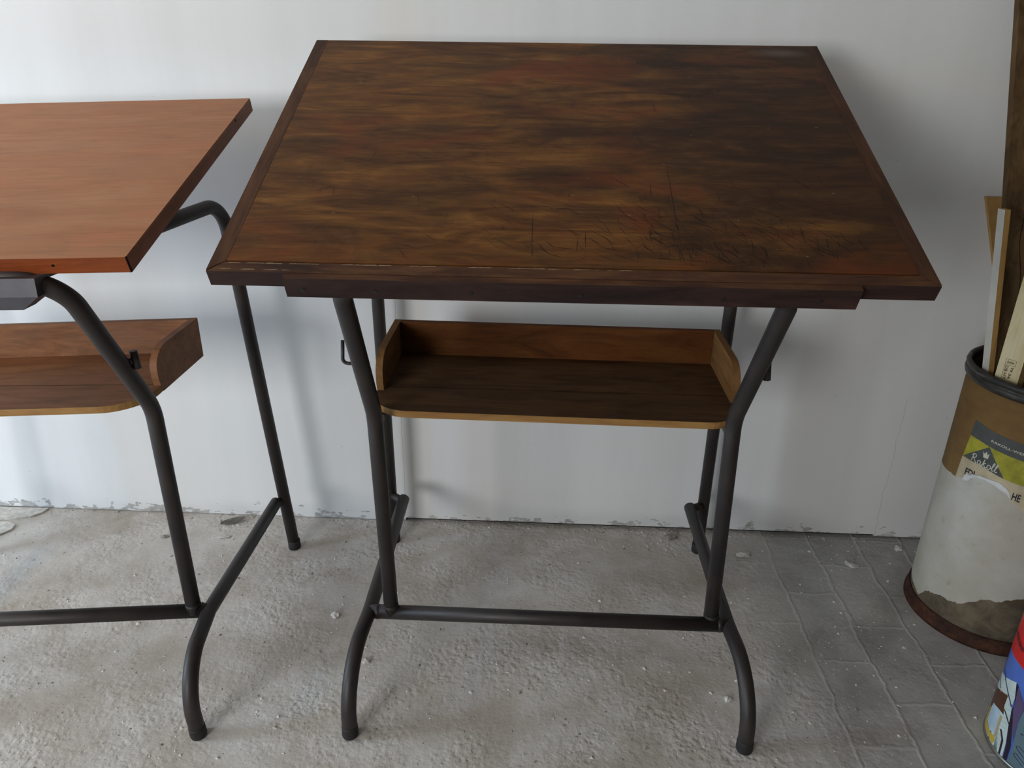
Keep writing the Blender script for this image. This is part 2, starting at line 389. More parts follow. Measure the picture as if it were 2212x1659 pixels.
# ------------------------------------------------------------------ daylight settings
P_DOOR, C_DOOR = 67, (.56, .77, 1.0)
P_TRANSOM, C_TRANSOM = 26, (1.0, .82, .52)
P_WIN, C_WIN = 112, (.94, .95, .95)
EXPO = 0.06
DRUM_ART = {"strip": [[3.346, 0.6153], [3.5093, 0.6107], [3.6584, 0.6068], [3.8302, 0.6043], [4.0007, 0.6026], [4.0569, 0.5598], [3.867, 0.5624], [3.6268, 0.5667], [3.4854, 0.5698], [3.3287, 0.5711]], "yellow": [[3.3287, 0.5711], [3.4854, 0.5698], [3.6268, 0.5667], [3.867, 0.5624], [4.0569, 0.5598], [4.1387, 0.4969], [4.0203, 0.4976], [3.9058, 0.5], [3.6191, 0.5089], [3.2975, 0.5086]], "tri": [[3.64, 0.5656], [3.9058, 0.5], [3.631, 0.5089], [3.309, 0.5098]], "cream": [[3.2894, 0.5065], [3.6191, 0.5089], [3.9058, 0.5], [4.0203, 0.4976], [4.1387, 0.4969], [4.2327, 0.4243], [4.1746, 0.4361], [4.0533, 0.45], [4.0035, 0.47], [3.8693, 0.486], [3.7222, 0.4854], [3.5456, 0.4759], [3.4052, 0.4508], [3.2677, 0.443]], "torn": [[3.4033, 0.4518], [3.4564, 0.4639], [3.544, 0.4769], [3.6344, 0.4827], [3.7237, 0.4843], [3.8679, 0.4871], [3.9561, 0.4804], [4.0122, 0.4707], [4.0462, 0.4518], [3.9874, 0.4639], [3.8907, 0.4699], [3.8001, 0.476], [3.6988, 0.4782], [3.5972, 0.4752], [3.522, 0.466], [3.511, 0.4562], [3.4377, 0.4494]], "t1": [[3.6388, 0.5819], [4.0363, 0.5755]], "t1h": [[3.6362, 0.5875]], "crown": [[3.58, 0.5505], [3.6105, 0.5439], [3.6249, 0.5524], [3.6458, 0.5461], [3.6683, 0.5542], [3.6677, 0.5352], [3.6017, 0.5348]], "rak": [[3.4493, 0.5098], [3.4552, 0.531], [3.512, 0.5295], [3.5028, 0.5189], [3.4584, 0.5168], [3.5253, 0.5091]], "rakbox": [[3.4413, 0.5077], [3.8104, 0.5069], [3.4535, 0.532], [3.7782, 0.5266]], "F": [[3.4102, 0.465], [3.414, 0.484]], "E": [[3.5583, 0.476], [4.0577, 0.4539], [4.061, 0.4734], [4.1433, 0.4532], [4.1477, 0.4714]], "paper": [[2.6148, 0.4315], [2.6064, 0.4204], [3.1007, 0.4387], [3.299, 0.4453], [3.4398, 0.4512], [3.5317, 0.4653], [3.7173, 0.475], [3.9042, 0.466], [4.0406, 0.4442], [4.1561, 0.4356], [4.2303, 0.426], [4.5524, 0.1824], [4.4392, 0.1747], [4.2778, 0.1585], [4.1856, 0.1571], [4.0731, 0.1481], [3.9893, 0.1316], [3.8854, 0.1133], [3.7626, 0.1038], [3.6032, 0.1006], [3.4523, 0.0912], [3.3159, 0.0787], [3.2113, 0.0481], [3.0208, 0.0553], [2.6089, -0.0094], [2.6138, 0.0123]]}
PAIL_ART = {"red": [[2.4819, 0.375], [2.4826, 0.3468], [2.4792, 0.2872], [2.4797, 0.2547], [2.4756, 0.2312], [2.8652, 0.2431], [3.068, 0.2443], [3.2297, 0.2449]], "letters": [[2.5713, 0.3164], [2.4765, 0.2802], [2.6048, 0.2801], [2.8109, 0.2879], [2.932, 0.2884], [3.0461, 0.2872]], "siding": [[2.4801, 0.1449], [2.867, 0.1788], [3.1944, 0.2029], [3.2612, 0.1734], [3.2599, 0.1427], [3.2997, 0.1207], [3.3267, 0.095], [3.3944, 0.0523], [3.421, 0.0028], [3.3134, 0.0045], [3.1516, 0.0099], [3.2026, 0.0326], [3.1863, 0.0776], [3.1648, 0.0932], [3.1135, 0.1233], [3.1096, 0.1537], [2.8631, 0.1392], [2.4772, 0.1133]], "brown": [[2.4779, 0.1127], [2.8631, 0.1392], [3.1096, 0.1537], [3.1085, 0.1245], [3.1618, 0.104], [3.0582, 0.103], [2.7694, 0.0907], [2.7099, 0.0723], [2.718, 0.0348], [2.477, 0.0055], [2.4795, 0.0283], [2.4781, 0.0532], [2.4775, 0.0865]], "glass": [[2.76, 0.0886], [2.9399, 0.0988], [3.0582, 0.103], [3.0698, 0.0803], [3.1197, 0.0589], [3.1308, 0.0358], [2.9452, 0.0331], [2.7471, 0.0364]], "yellow": [[2.6962, 0.0726], [2.718, 0.0348], [2.9093, 0.0302], [3.0637, 0.0302], [3.1441, 0.0376], [3.1745, 0.0247], [3.1484, 0.0133], [3.0326, 0.0181], [2.4759, 0.0009], [2.718, 0.0348]], "tan": [[3.0953, 0.095], [3.1553, 0.0957], [3.1668, 0.037], [3.119, 0.036]], "cream": [[2.4764, 0.0023], [3.0326, 0.0181], [3.1533, 0.0121], [3.2603, 0.0083], [3.1516, 0.0099], [2.8888, 0.0061]], "trunk": [[3.192, 0.2026], [3.2542, 0.199], [3.3075, 0.1399], [3.375, 0.1126], [3.4927, 0.0548], [3.5083, 0.002], [3.4382, 0.0015], [3.417, 0.0442], [3.3332, 0.0978], [3.305, 0.1215], [3.2887, 0.1411], [3.3047, 0.1504]], "purple": [[3.2542, 0.199], [3.4409, 0.1752], [3.4865, 0.158], [3.4614, 0.1242], [3.5025, 0.0655], [3.375, 0.1126], [3.31, 0.1439]], "panel": [[3.4865, 0.158], [3.4685, 0.1215], [3.5284, 0.0503], [3.5165, 0.0012], [3.5641, -0.0033], [3.6806, -0.0046], [3.8454, 0.0016]], "br1": [[2.623, 0.1836], [2.8861, 0.1765], [3.0911, 0.1604], [3.2641, 0.1414]], "br2": [[2.4777, 0.1631], [2.6222, 0.1506], [2.8266, 0.1403]], "br3": [[2.4791, 0.1431], [2.4759, 0.1148]], "br4": [[3.1446, 0.1182], [3.2515, 0.1087], [3.3292, 0.0991]], "br5": [[3.218, 0.0688], [3.3222, 0.0496], [3.3509, 0.0023]], "gutter": [[2.6189, 0.1197], [2.867, 0.1387], [3.0952, 0.1546]], "rol1": [[3.7407, 0.0505], [3.5951, 0.0613], [3.573, 0.0657], [3.6074, 0.0703], [3.7087, 0.065]], "rol2": [[3.7526, 0.0296], [3.5891, 0.0399], [3.5729, 0.0442], [3.6031, 0.0484], [3.7693, 0.0374]], "dot": [[3.5661, 0.1017], [3.5952, 0.1036], [3.6144, 0.1025]]}
# ------------------------------------------------------------------ the room
def struct(name, bm, m):
    o = link(name, bm, m); o['kind'] = 'structure'; return o
WX0, WX1, WY, FY, CZ = -3.7, 1.85, 2.12, -2.6, 2.75
b = bmesh.new(); box(b, WX0-.2, WX1+.2, FY-.2, WY+.25, -.15, 0); struct('floor', b, M['floor'])
b = bmesh.new(); box(b, WX0-.2, WX1+.2, FY-.2, WY+.25, CZ, CZ+.15); struct('ceiling', b, M['room'])
b = bmesh.new(); box(b, WX0-.2, WX1+.2, WY+.0128, WY+.25, 0, CZ); back = struct('wall_back', b, M['back'])
b = bmesh.new()
prism(b, [(WX0, .0025), (-.434, .0025), (-.434, .0125), (1.106, .0125), (1.106, .006), (WX1, .006), (WX1, CZ), (WX0, CZ)], WY, WY+.0125, 'y')
link('plasterboard', b, M['wall'], back, at=(0, 0, 0))
b = bmesh.new(); box(b, WX1, WX1+.2, FY, WY, 0, CZ); struct('wall_right', b, M['room_warm'])
# left wall: open doorway with a transom light above; front wall (behind the photographer): a window
b = bmesh.new()
box(b, WX0-.2, WX0, FY, .35, 0, 2.05); box(b, WX0-.2, WX0, 1.15, WY, 0, 2.05); box(b, WX0-.2, WX0, .35, 1.15, 1.95, 2.05)
box(b, WX0-.2, WX0, FY, -.2, 2.05, CZ); box(b, WX0-.2, WX0, 1.8, WY, 2.05, CZ); box(b, WX0-.2, WX0, -.2, 1.8, 2.6, CZ); struct('wall_left', b, M['room'])
b = bmesh.new()
box(b, WX0, -3.3, FY-.2, FY, 0, CZ); box(b, -1.7, WX1, FY-.2, FY, 0, CZ)
box(b, -3.3, -1.7, FY-.2, FY, 0, .95); box(b, -3.3, -1.7, FY-.2, FY, 2.25, CZ); struct('wall_front', b, M['room'])

# ------------------------------------------------------------------ drafting tables
TR = .0175
def ring(bm, c, axis, r=.0184, w=.006):
    """small weld collar"""
    c = Vector(c); a = Vector(axis).normalized()
    tube(bm, [c-a*w, c-a*w*.4, c+a*w*.4, c+a*w], r, 18, radii=[TR*.98, r, r, TR*.98])
def frame(root, S, bend=(.005, .135, .045)):
    """tubular frame; S holds the joints of each side in metres"""
    for k in (0, 1):
        q = S[k]; sg = -1 if k == 0 else 1
        b = bmesh.new()
        J, RR, F = Vector(q['J']), Vector(q['RR']), Vector(q['F'])
        corner = Vector((F.x+(J.x-F.x)*.10, F.y+bend[0], J.z))
        tube(b, fillet([RR, J, corner, F+Vector((0, 0, .004))], [0, bend[1]], 16), TR)
        ro = link('foot_rail', b, M['tube'], root)
        d = (corner-F).normalized(); F0 = F+Vector((0, 0, .0025))
        b = bmesh.new(); tube(b, [F0, F0+d*.006, F0+d*.026, F0+d*.030], .0195, 20, radii=[.0180, .0190, .0186, .0176])
        link('foot_cap', b, M['cap'], ro)
        # rear leg: up, then bent forward under the top
        b = bmesh.new(); tube(b, fillet([q['RF'], q['RT'], q['RE']], [.075], 12), TR)
        # short stub that ties rail and leg
        rf, rt = Vector(q['RF']), Vector(q['RT']); at = rf.lerp(rt, (RR.z-.008)/rt.z)
        tube(b, [RR+Vector((0, -.012, 0)), at], .012, 14)
        ro = link('rear_leg', b, M['tube'], root)
        b = bmesh.new(); tube(b, [rf, rf+Vector((0, 0, .006)), rf+Vector((0, 0, .028)), rf+Vector((0, 0, .030))], .0195, 20, radii=[.0180, .0190, .0186, .0176])
        link('foot_cap', b, M['cap'], ro)
        # front post: plumb, bent forward, then turned into the crossbar
        pb, bd, pt, bar = Vector(q['PB']), Vector(q['BD']), Vector(q['PT']), Vector(q['BAR'])
        mid = Vector((pt.x-sg*.12, bar.y, bar.z))
        b = bmesh.new(); tube(b, fillet([pb, bd, Vector((pt.x, bar.y, bar.z)), mid], [.11, bend[2]], 14), TR); ring(b, pb+Vector((0, 0, .020)), (0, 0, 1))
        po = link('front_post', b, M['tube'], root)
        if q.get('hook'):
            b = bmesh.new(); tube(b, fillet(q['hook'], [.010], 8), .0036, 12); link('hook', b, M['tube'], po)
        if q.get('peg'):
            p0, p1, p2 = q['peg']; b = bmesh.new(); tube(b, [p0, p1], .0078, 16); tube(b, [Vector(p0).lerp(Vector(p1), .5), p2], .005, 10)
            link('peg', b, M['tube'], po)
    JL, JR = Vector(S[0]['J']), Vector(S[1]['J'])
    b = bmesh.new(); tube(b, [JL, JR], TR)
    for j, s in ((JL, 1), (JR, -1)): ring(b, j+Vector((s*.021, 0, 0)), (1, 0, 0))
    link('stretcher', b, M['tube'], root)
    a, c = S[0], S[1]
    b = bmesh.new(); tube(b, [(a['PT'][0]+.12, a['BAR'][1], a['BAR'][2]), (c['PT'][0]-.12, c['BAR'][1], c['BAR'][2])], TR); link('crossbar', b, M['tube'], root)

def shelf(root, xl, xr, yb, yf, ys, zf, h, th, rad, mats, yaw_dy=0.0, plank=None, sag=0.0):
    """floor board with rounded front corners, a back board and two shaped sides"""
    dy = lambda x: yaw_dy*(x-xl)/(xr-xl)
    n = 10; out = []
    for i in range(n+1):
        a = math.pi/2*i/n; out.append((xl+rad-rad*math.cos(a), yf+rad-rad*math.sin(a)))
    for i in range(n+1):
        a = math.pi/2*i/n; out.append((xr-rad+rad*math.sin(a), yf+rad-rad*math.cos(a)))
    out += [(xr, yb), (xl, yb)]
    out = [(x, y+dy(x)) for x, y in out]
    b = bmesh.new(); fs = prism(b, out, zf-th, zf)
    for f in fs[2:]: f.material_index = 1
    if plank:
        # dark joint line between the two planks of the floor board
        y0 = yb+(yf-yb)*plank
        box(b, xl+.02, xr-.02, y0-.0006+dy((xl+xr)/2)-yaw_dy*0, y0+.0006+dy((xl+xr)/2), zf-.0005, zf+.0003, 2)
    def drop(bm):
        for v in bm.verts: v.co.z -= sag*(xr-v.co.x)
    drop(b)
    s = link('shelf', b, [mats[0], mats[1], M['gap']], root)
    b = bmesh.new(); vs = box(b, xl+.0165, xr-.0165, yb-.016, yb, zf+.0002, zf+h)
    for v in vs: v.co.y += dy(v.co.x)
    drop(b)
    link('back_board', b, mats[2], s, bevel=.0012)
    for x0, x1 in ((xl-.0008, xl+.0155), (xr-.0155, xr+.0008)):
        r = .060; pr = [(yb+.0008, zf-th-.0006), (yb+.0008, zf+h)]
        for i in range(9):
            a = math.pi/2*i/8; pr.append((ys+r-r*math.sin(a), zf+h-r*.8+r*.8*math.cos(a)))
        pr += [(ys, zf+.020), (ys+.005, zf), (ys+.014, zf-th-.0006)]
        pr = [(p[0]+dy(x0), p[1]) for p in pr]
        b = bmesh.new(); prism(b, pr, x0, x1, 'x'); drop(b); link('side_board', b, mats[3], s, bevel=.0012)
    return s

# ---- large dark table
big = thing('drafting_table', 'large drafting table with dark stained scratched tilted top on gunmetal tube frame', 'table', (.035, 1.63, 0))
S = [dict(J=(-.4026,1.4631,.1812), RR=(-.4076,1.971,.1812), F=(-.4125,1.2526,0), RF=(-.4522,2.0062,0), RT=(-.4590,2.0062,1.08), RE=(-.40,1.262,1.085),
          PB=(-.3476,1.463,.1812), BD=(-.3564,1.463,.722), PT=(-.3475,1.263,1.034), BAR=(0,1.236,1.083),
          hook=[(-.355,1.385,.872), (-.3945,1.385,.873), (-.3908,1.385,.921)]),
     dict(J=(.4716,1.465,.1812), RR=(.4668,1.980,.1812), F=(.4876,1.2619,0), RF=(.5145,2.0112,0), RT=(.5175,2.0112,1.08), RE=(.46,1.270,1.085),
          PB=(.4311,1.474,.1812), BD=(.4180,1.474,.7319), PT=(.4210,1.274,1.034), BAR=(0,1.243,1.083),
          peg=[(.4415,1.388,.901), (.4455,1.388,.862), (.424,1.372,.882)])]
frame(big, S)
shelf(big, -.378, .450, 1.845, 1.491, 1.592, .7191, .0885, .016, .085,
      (M['shelf_wood'], M['shelf_edge'], M['shelf_back'], M['shelf_side']), -.014, .62)
for x, y in ((-.356, 1.463), (.418, 1.474)):
    b = bmesh.new(); box(b, x-.004, x+.004, y+.012, y+.075, .672, .7026); box(b, x-.018, x+.018, y+.045, y+.085, .6996, .7028); link('shelf_bracket', b, M['tube'], big, bevel=.001)

def top_local(root, name, centre, half, length, thick, yaw, tilt, mats, framed, roll=0.0):
    """tabletop in its own frame: x across, y up the slope, z out of the face, origin mid front edge"""
    at = Vector(centre)-world_of(root); b = bmesh.new()
    if framed:
        e = .0262
        box(b, -half+e, half-e, e+.0026, length, -thick, -.0002)
        o = link(name, b, mats[0], root, at=at, rot=(tilt, 0, yaw), bevel=.0012)
    else:
        box(b, -half+.0006, half-.0006, .0006, length, -thick, 0)
        o = link(name, b, mats[0], root, at=at, rot=(tilt, roll, yaw), bevel=.0022)
    return o
TH = .0285
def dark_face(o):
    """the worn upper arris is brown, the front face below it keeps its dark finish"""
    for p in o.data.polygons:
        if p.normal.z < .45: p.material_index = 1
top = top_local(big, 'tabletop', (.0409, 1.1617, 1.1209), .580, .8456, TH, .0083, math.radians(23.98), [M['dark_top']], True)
Z3 = (0, 0, 0); e = .0262
for sg in (-1, 1):
    b = bmesh.new()
    xo, xi = sg*.580, sg*(.580-e+.0004)
    # mitred at the front corner
    pts = [(xo, .0040), (xo, .8456), (xi, .8456), (xi, e+.0026)]
    if sg < 0: pts = pts[::-1]
    prism(b, pts, -TH, 0); link('side_strip', b, M['dark_edge'], top, at=Z3, bevel=.0035)
b = bmesh.new()
prism(b, [(-.5795, .0008), (.5795, .0008), (.5555, e-.0006), (-.5555, e-.0006)], -TH-.001, -.0004)
dark_face(link('front_nosing', b, [M['nosing'], M['dark_front']], top, at=Z3, bevel=.004))
b = bmesh.new(); box(b, -.556, .556, e-.0012, e+.0030, -TH+.002, -.006); link('groove', b, M['gap'], top, at=Z3)
b = bmesh.new(); box(b, -.4535, .4560, -.0125, .0008, -.0400, -.0012); box(b, -.4535, .4560, .0006, .020, -.0400, -TH-.0012)
lg = link('ledge', b, [M['nosing'], M['dark_front']], top, at=Z3, bevel=.0045); dark_face(lg)
for x in (-.425, -.31, -.155, .02, .245, .395):
    b = bmesh.new(); tube(b, [(x, -.0122, -.0245), (x, -.0134, -.0245)], .0042, 14); link('screw', b, M['nail'], lg, at=Z3)
# knife marks and rubbed spots in the surface
b = bmesh.new()
def mark(p0, p1, w, mi=0):
    d = Vector(p1)-Vector(p0); d.normalize(); nrm = Vector((-d.y, d.x))*w/2
    mid = (Vector(p0)+Vector(p1))/2
    q = [Vector(p0), mid-nrm, Vector(p1), mid+nrm]
    f = b.faces.new([b.verts.new((v.x, v.y, .00005)) for v in q]); f.material_index = mi
for i in range(340):
    cx, cy = R.gauss(.22, .16), abs(R.gauss(.0, .10))+.035
    L = R.uniform(.012, .06); a = R.choice((R.gauss(2.25, .25), R.gauss(2.25, .25), R.gauss(1.57, .1), R.gauss(2.7, .3)))
    if abs(cx)+L < .54 and cy < .5: mark((cx, cy), (cx+L*math.cos(a), cy+L*math.sin(a)), R.uniform(.0004, .0014))
for i in range(60):
    cx, cy = R.uniform(-.45, .5), R.uniform(.05, .78); L = R.uniform(.01, .07); a = R.gauss(1.6, .5)
    if cy+L < .82: mark((cx, cy), (cx+L*math.cos(a), cy+L*math.sin(a)), R.uniform(.0003, .0008))
for x, y, L, a in ((.150, .395, .065, 1.85), (.185, .51, .085, 1.66), (.33, .50, .06, 2.6), (.185, .05, .32, 1.57), (-.06, .06, .12, 1.57)):
    mark((x, y), (x+L*math.cos(a), y+L*math.sin(a)), .0013)
for i in range(26):
    cx, cy = R.uniform(-.5, .52), R.uniform(.03, .8); L = R.uniform(.003, .010); mark((cx, cy), (cx+L, cy+R.uniform(-.002, .002)), R.uniform(.0008, .0016), 1)
link('knife_marks', b, [M['scratch'], M['pale_scuff']], top, at=Z3)['kind'] = 'stuff'
# pale chips along the worn nosing
b = bmesh.new()
for i in range(46):
    cx = R.choice((R.uniform(-.56, -.42), R.uniform(-.44, .1))); L = R.uniform(.006, .030)
    yy = R.choice((.0215, .022, .0225, .006)) if cx < -.455 else .0222
    f = b.faces.new([b.verts.new(p) for p in ((cx, yy, -.0002), (cx+L, yy+.0004, -.0002), (cx+L*.9, yy+R.uniform(.0010, .0024), -.0002), (cx+L*.2, yy+R.uniform(.0008, .0020), -.0002))])
link('chipped_edge', b, M['pale_scuff'], top, at=Z3)['kind'] = 'stuff'
# hidden carriers between frame and top
for x, y in ((-.425, 1.74), (.49, 1.75)):
    b = bmesh.new(); box(b, x-.012, x+.012, y-.012, y+.012, 1.085, 1.1209+(y-1.1617)*.4448-.0335); link('tilt_strut', b, M['tube'], big)
for x in (-.25, .33):
    b = bmesh.new(); box(b, x-.02, x+.02, 1.228, 1.252, 1.09, 1.1195); link('hinge_block', b, M['tube'], big)

# ---- left orange-brown table
small = thing('drafting_table', 'smaller drafting table with smooth orange-brown top, cut off by the left edge of the view', 'table', (-1.25, 1.60, 0))
LX = -2.50   # mirror: x' = LX - x
def mir(p):   # far side of this old frame: twisted a little forward at the foot and sagging at the top
    k = min(1, p[2]/1.1); return (LX-p[0], p[1]-.112*(1-k)-.026*k, p[2]-.024*max(0, k-.8)/.2)
SR = dict(J=(-.795,1.4433,.1812), RR=(-.7898,1.9286,.1812), F=(-.7589,1.2333,0), RF=(-.7594,1.9526,0), RT=(-.8385,1.9526,1.078), RE=(-.925,1.240,1.072),
          PB=(-.8296,1.4379,.1812), BD=(-.8321,1.4379,.7349), PT=(-.8275,1.2379,1.055), BAR=(0,1.222,1.0765),
          peg=[(-.8115,1.372,.892), (-.8085,1.372,.855), (-.829,1.36,.873)])
SL = {k: (mir(v) if k != 'peg' and k != 'BAR' else v) for k, v in SR.items()}
SL['PB'] = (LX+.8296, 1.334, .1812); SL['J'] = (LX+.795, 1.3293, .1812); SL['BAR'] = (0, 1.200, 1.0525); SL.pop('peg')
SL['hook'] = [(LX+.829, 1.34, .872), (LX+.829-.04, 1.34, .873), (LX+.829-.036, 1.34, .92)]
frame(small, [SL, SR], (-.010, .115, .065))
shelf(small, -1.6375, -.8625, 1.726, 1.394, 1.496, .7398, .0860, .016, .09,
      (M['left_shelf'], M['shelf_edge'], M['left_shelf'], M['left_shelf']), .040, .60, .042)
HW = .535
ct = (-.7003-HW*math.cos(.0318), 1.2196-HW*math.sin(.024), 1.1239-.034*HW)
top2 = top_local(small, 'tabletop', ct, HW, .7473, .0300, .024, math.radians(16.30), [M['orange_top']], False, -.034)
b = bmesh.new(); box(b, -HW+.0015, HW-.0015, -.0007, .0008, -.0296, -.0012); link('front_edging', b, M['orange_edge'], top2, at=Z3)
for sx in (-1, 1):
    b = bmesh.new(); box(b, sx*(HW-.0008), sx*(HW+.0008), .002, .7455, -.0296, -.0014); link('side_edging', b, M['orange_side'], top2, at=Z3)
b = bmesh.new(); box(b, HW-.0014, HW+.0004, -.0010, .0022, -.0296, .0001); link('corner_joint', b, M['gap'], top2, at=Z3)
for x, y in ((HW+.0010, .62), ):
    b = bmesh.new(); tube(b, [(x-.001, y, -.006), (x+.0004, y, -.006)], .003, 12); link('nail_hole', b, M['gap'], top2, at=Z3)
for x in (HW-.13, HW-.28):
    b = bmesh.new(); tube(b, [(x, -.0005, -.014), (x, -.0012, -.014)], .0026, 12); link('nail_hole', b, M['gap'], top2, at=Z3)
# folded sheet-metal tray hung under the front edge
b = bmesh.new()
x0, x1 = LX+.852, -.8520
U = [(x0, 1.196, 1.0895), (x1, 1.196, 1.0895), (x1, 1.236, 1.0895), (x0, 1.236, 1.0895)]
Vv = [(x0, 1.194, 1.0575), (x1, 1.194, 1.0575), (x1, 1.240, 1.0575), (x0, 1.240, 1.0575)]
W = [(x0+.034, 1.199, 1.0335), (x1-.034, 1.199, 1.0335), (x1-.034, 1.232, 1.0335), (x0+.034, 1.232, 1.0335)]
rs = [[b.verts.new(p) for p in L_] for L_ in (U, Vv, W)]
for a, c in zip(rs, rs[1:]):
    for k in range(4): b.faces.new((a[k], a[(k+1) % 4], c[(k+1) % 4], c[k]))
b.faces.new(rs[0]); b.faces.new(rs[2][::-1])
for v in b.verts: v.co.z -= .032*(x1-v.co.x); v.co.y -= .02*(x1-v.co.x)
link('metal_tray', b, M['tray_metal'], small, bevel=.002)
for x in (-.93, LX+.93):
    b = bmesh.new(); box(b, x-.010, x+.010, 1.45, 1.47, (1.075 if x > -1.2 else 1.052), 1.1239+(1.46-1.21)*.2924-.036-.034*(-.70-x)); link('tilt_strut', b, M['tube'], small)

# ------------------------------------------------------------------ fibre drum
DX, DYc, DR = 1.28, 1.79, .188
drum = thing('fibre_drum', 'tall brown fibreboard drum wrapped in torn cream paper, holding scrap wood', 'drum', (DX, DYc, 0))
b = bmesh.new(); lathe(b, [(.0005, .020), (.183, .020), (.183, .722), (.188, .722), (.188, .012), (.0005, .012)], DX, DYc)
for f in b.faces:
    c = f.calc_center_median()
    if (Vector((c.x-DX, c.y-DYc)).length < .1855 and c.z > .015): f.material_index = 1
link('body', b, [M['kraft'], M['inside']], drum)
b = bmesh.new()
pr = [(.1835, .702), (.1895, .700), (.1945, .704), (.1965, .712), (.1955, .719), (.1915, .7215), (.1945, .724), (.1965, .730), (.1945, .737), (.1895, .7395), (.1845, .737), (.1825, .729)]
lathe(b, pr, DX, DYc, close=True); link('rim_hoop', b, M['hoop'], drum)
b = bmesh.new()
pr = [(.1885, .040), (.1925, .040), (.1935, .020), (.1985, .009), (.1985, .0), (.1885, .0)]
lathe(b, pr, DX, DYc, close=True); link('base_hoop', b, M['rust'], drum)
A_ = DRUM_ART
pp = [list(p) for p in A_['paper']]
for p in pp[:2]: p[0] = 2.2
for p in pp:
    if 3.35 < p[0] < 4.3 and p[1] > .40: p[1] += .016
pp = pp[:2] + pp[2:-2] + [[2.75, .062], [2.2, .050]]
# roughen the torn outline
rag = []
for i, p in enumerate(pp):
    q = pp[(i+1) % len(pp)]; rag.append(tuple(p))
    if abs(q[0]-p[0]) > .03 and abs(q[0]-p[0]) < .9:
        n = max(2, int(abs(q[0]-p[0])/.03))
        for k in range(1, n): rag.append((p[0]+(q[0]-p[0])*k/n, p[1]+(q[1]-p[1])*k/n+R.uniform(-.0035, .0035)))
b = bmesh.new(); wrap(b, rag, DX, DYc, DR+.0006); link('paper_wrap', b, M['paper'], drum)
lab = [M['label_grey'], M['label_yellow'], M['label_cream'], M['label_ink'], M['label_white'], M['torn']]
b = bmesh.new()
def ext(poly, idx, da, dz):   # carry the label on round the drum, beyond the picture
    return poly
for key, mi, dr in (('cream', 2, .0008), ('yellow', 1, .0010), ('strip', 0, .0012), ('tri', 0, .0014)):
    wrap(b, A_[key], DX, DYc, DR+dr, mi)
# label goes on round to the right
wrap(b, [(4.0565, .5598), (4.0005, .6026), (4.55, .6000), (4.60, .5570)], DX, DYc, DR+.0012, 0)
wrap(b, [(4.0569, .5598), (4.60, .557), (4.66, .492), (4.1387, .4969)], DX, DYc, DR+.0010, 1)
wrap(b, [(4.1387, .4969), (4.66, .492), (4.70, .43), (4.2327, .4243)], DX, DYc, DR+.0008, 2)
text_wrap(b, 'RAKOLL-WERK', 3.640, .5805, 4.105, .5735, .0062, DX, DYc, DR+.0018, 4, bold=.012)
wrap(b, [(3.598, .5335), (3.583, .5500), (3.606, .5430), (3.626, .5520), (3.645, .5430), (3.668, .5500), (3.662, .5335)], DX, DYc, DR+.0020, 4)
# script word in strokes: each letter as a pen path (advance, height)
SCR = [[(0,.0),(.15,.95)], [(-.05,.72),(.18,1.02),(.46,1.0),(.5,.78),(.34,.58),(.12,.52),(.3,.42),(.62,.02),(.74,.06)],
       [(1.16,.46),(.98,.52),(.84,.36),(.84,.12),(.98,.0),(1.12,.12),(1.20,.48),(1.16,.1),(1.28,.02),(1.4,.14)],
       [(1.42,.0),(1.62,1.0),(1.56,.55)], [(1.50,.34),(1.82,.58),(1.6,.32),(1.84,.0),(2.0,.1)],
       [(2.36,.5),(2.16,.52),(2.04,.32),(2.08,.06),(2.24,.0),(2.4,.16),(2.42,.42),(2.36,.5)],
       [(2.5,.2),(2.74,.7),(2.80,1.0),(2.70,1.02),(2.62,.6),(2.62,.1),(2.72,.0),(2.86,.12)],
       [(2.86,.2),(3.10,.7),(3.16,1.0),(3.06,1.02),(2.98,.6),(2.98,.1),(3.08,.0),(3.22,.12)]]
for st in SCR:
    pts = []
    P_ = [Vector((x, y)) for x, y in st]
    for i in range(len(P_)-1):       # smooth the pen path a little
        p0, p1, p2, p3 = P_[max(i-1, 0)], P_[i], P_[i+1], P_[min(i+2, len(P_)-1)]
        for k in range(5):
            t_ = k/5; pts.append(.5*((2*p1)+(p2-p0)*t_+(2*p0-5*p1+4*p2-p3)*t_*t_+(3*p1-p0-3*p2+p3)*t_**3))
    pts.append(P_[-1])
    stroke_wrap(b, [(3.452+.112*p.x, .5105-.0006*p.x+.0205*p.y) for p in pts], .0021, DX, DYc, DR+.0020, 4)
text_wrap(b, 'FDI', 3.408, .4655, 3.550, .4690, .0185, DX, DYc, DR+.0016, 3, bold=.022)
text_wrap(b, 'HE', 4.050, .4535, 4.146, .4520, .0200, DX, DYc, DR+.0016, 3, bold=.022)
wrap(b, [(3.395, .4480), (3.44, .4700), (3.50, .4765), (3.60, .4790), (3.60, .4740), (3.52, .4640), (3.50, .4540)], DX, DYc, DR+.0022, 5)
wrap(b, A_['torn'], DX, DYc, DR+.0024, 5)
link('label', b, lab, drum)

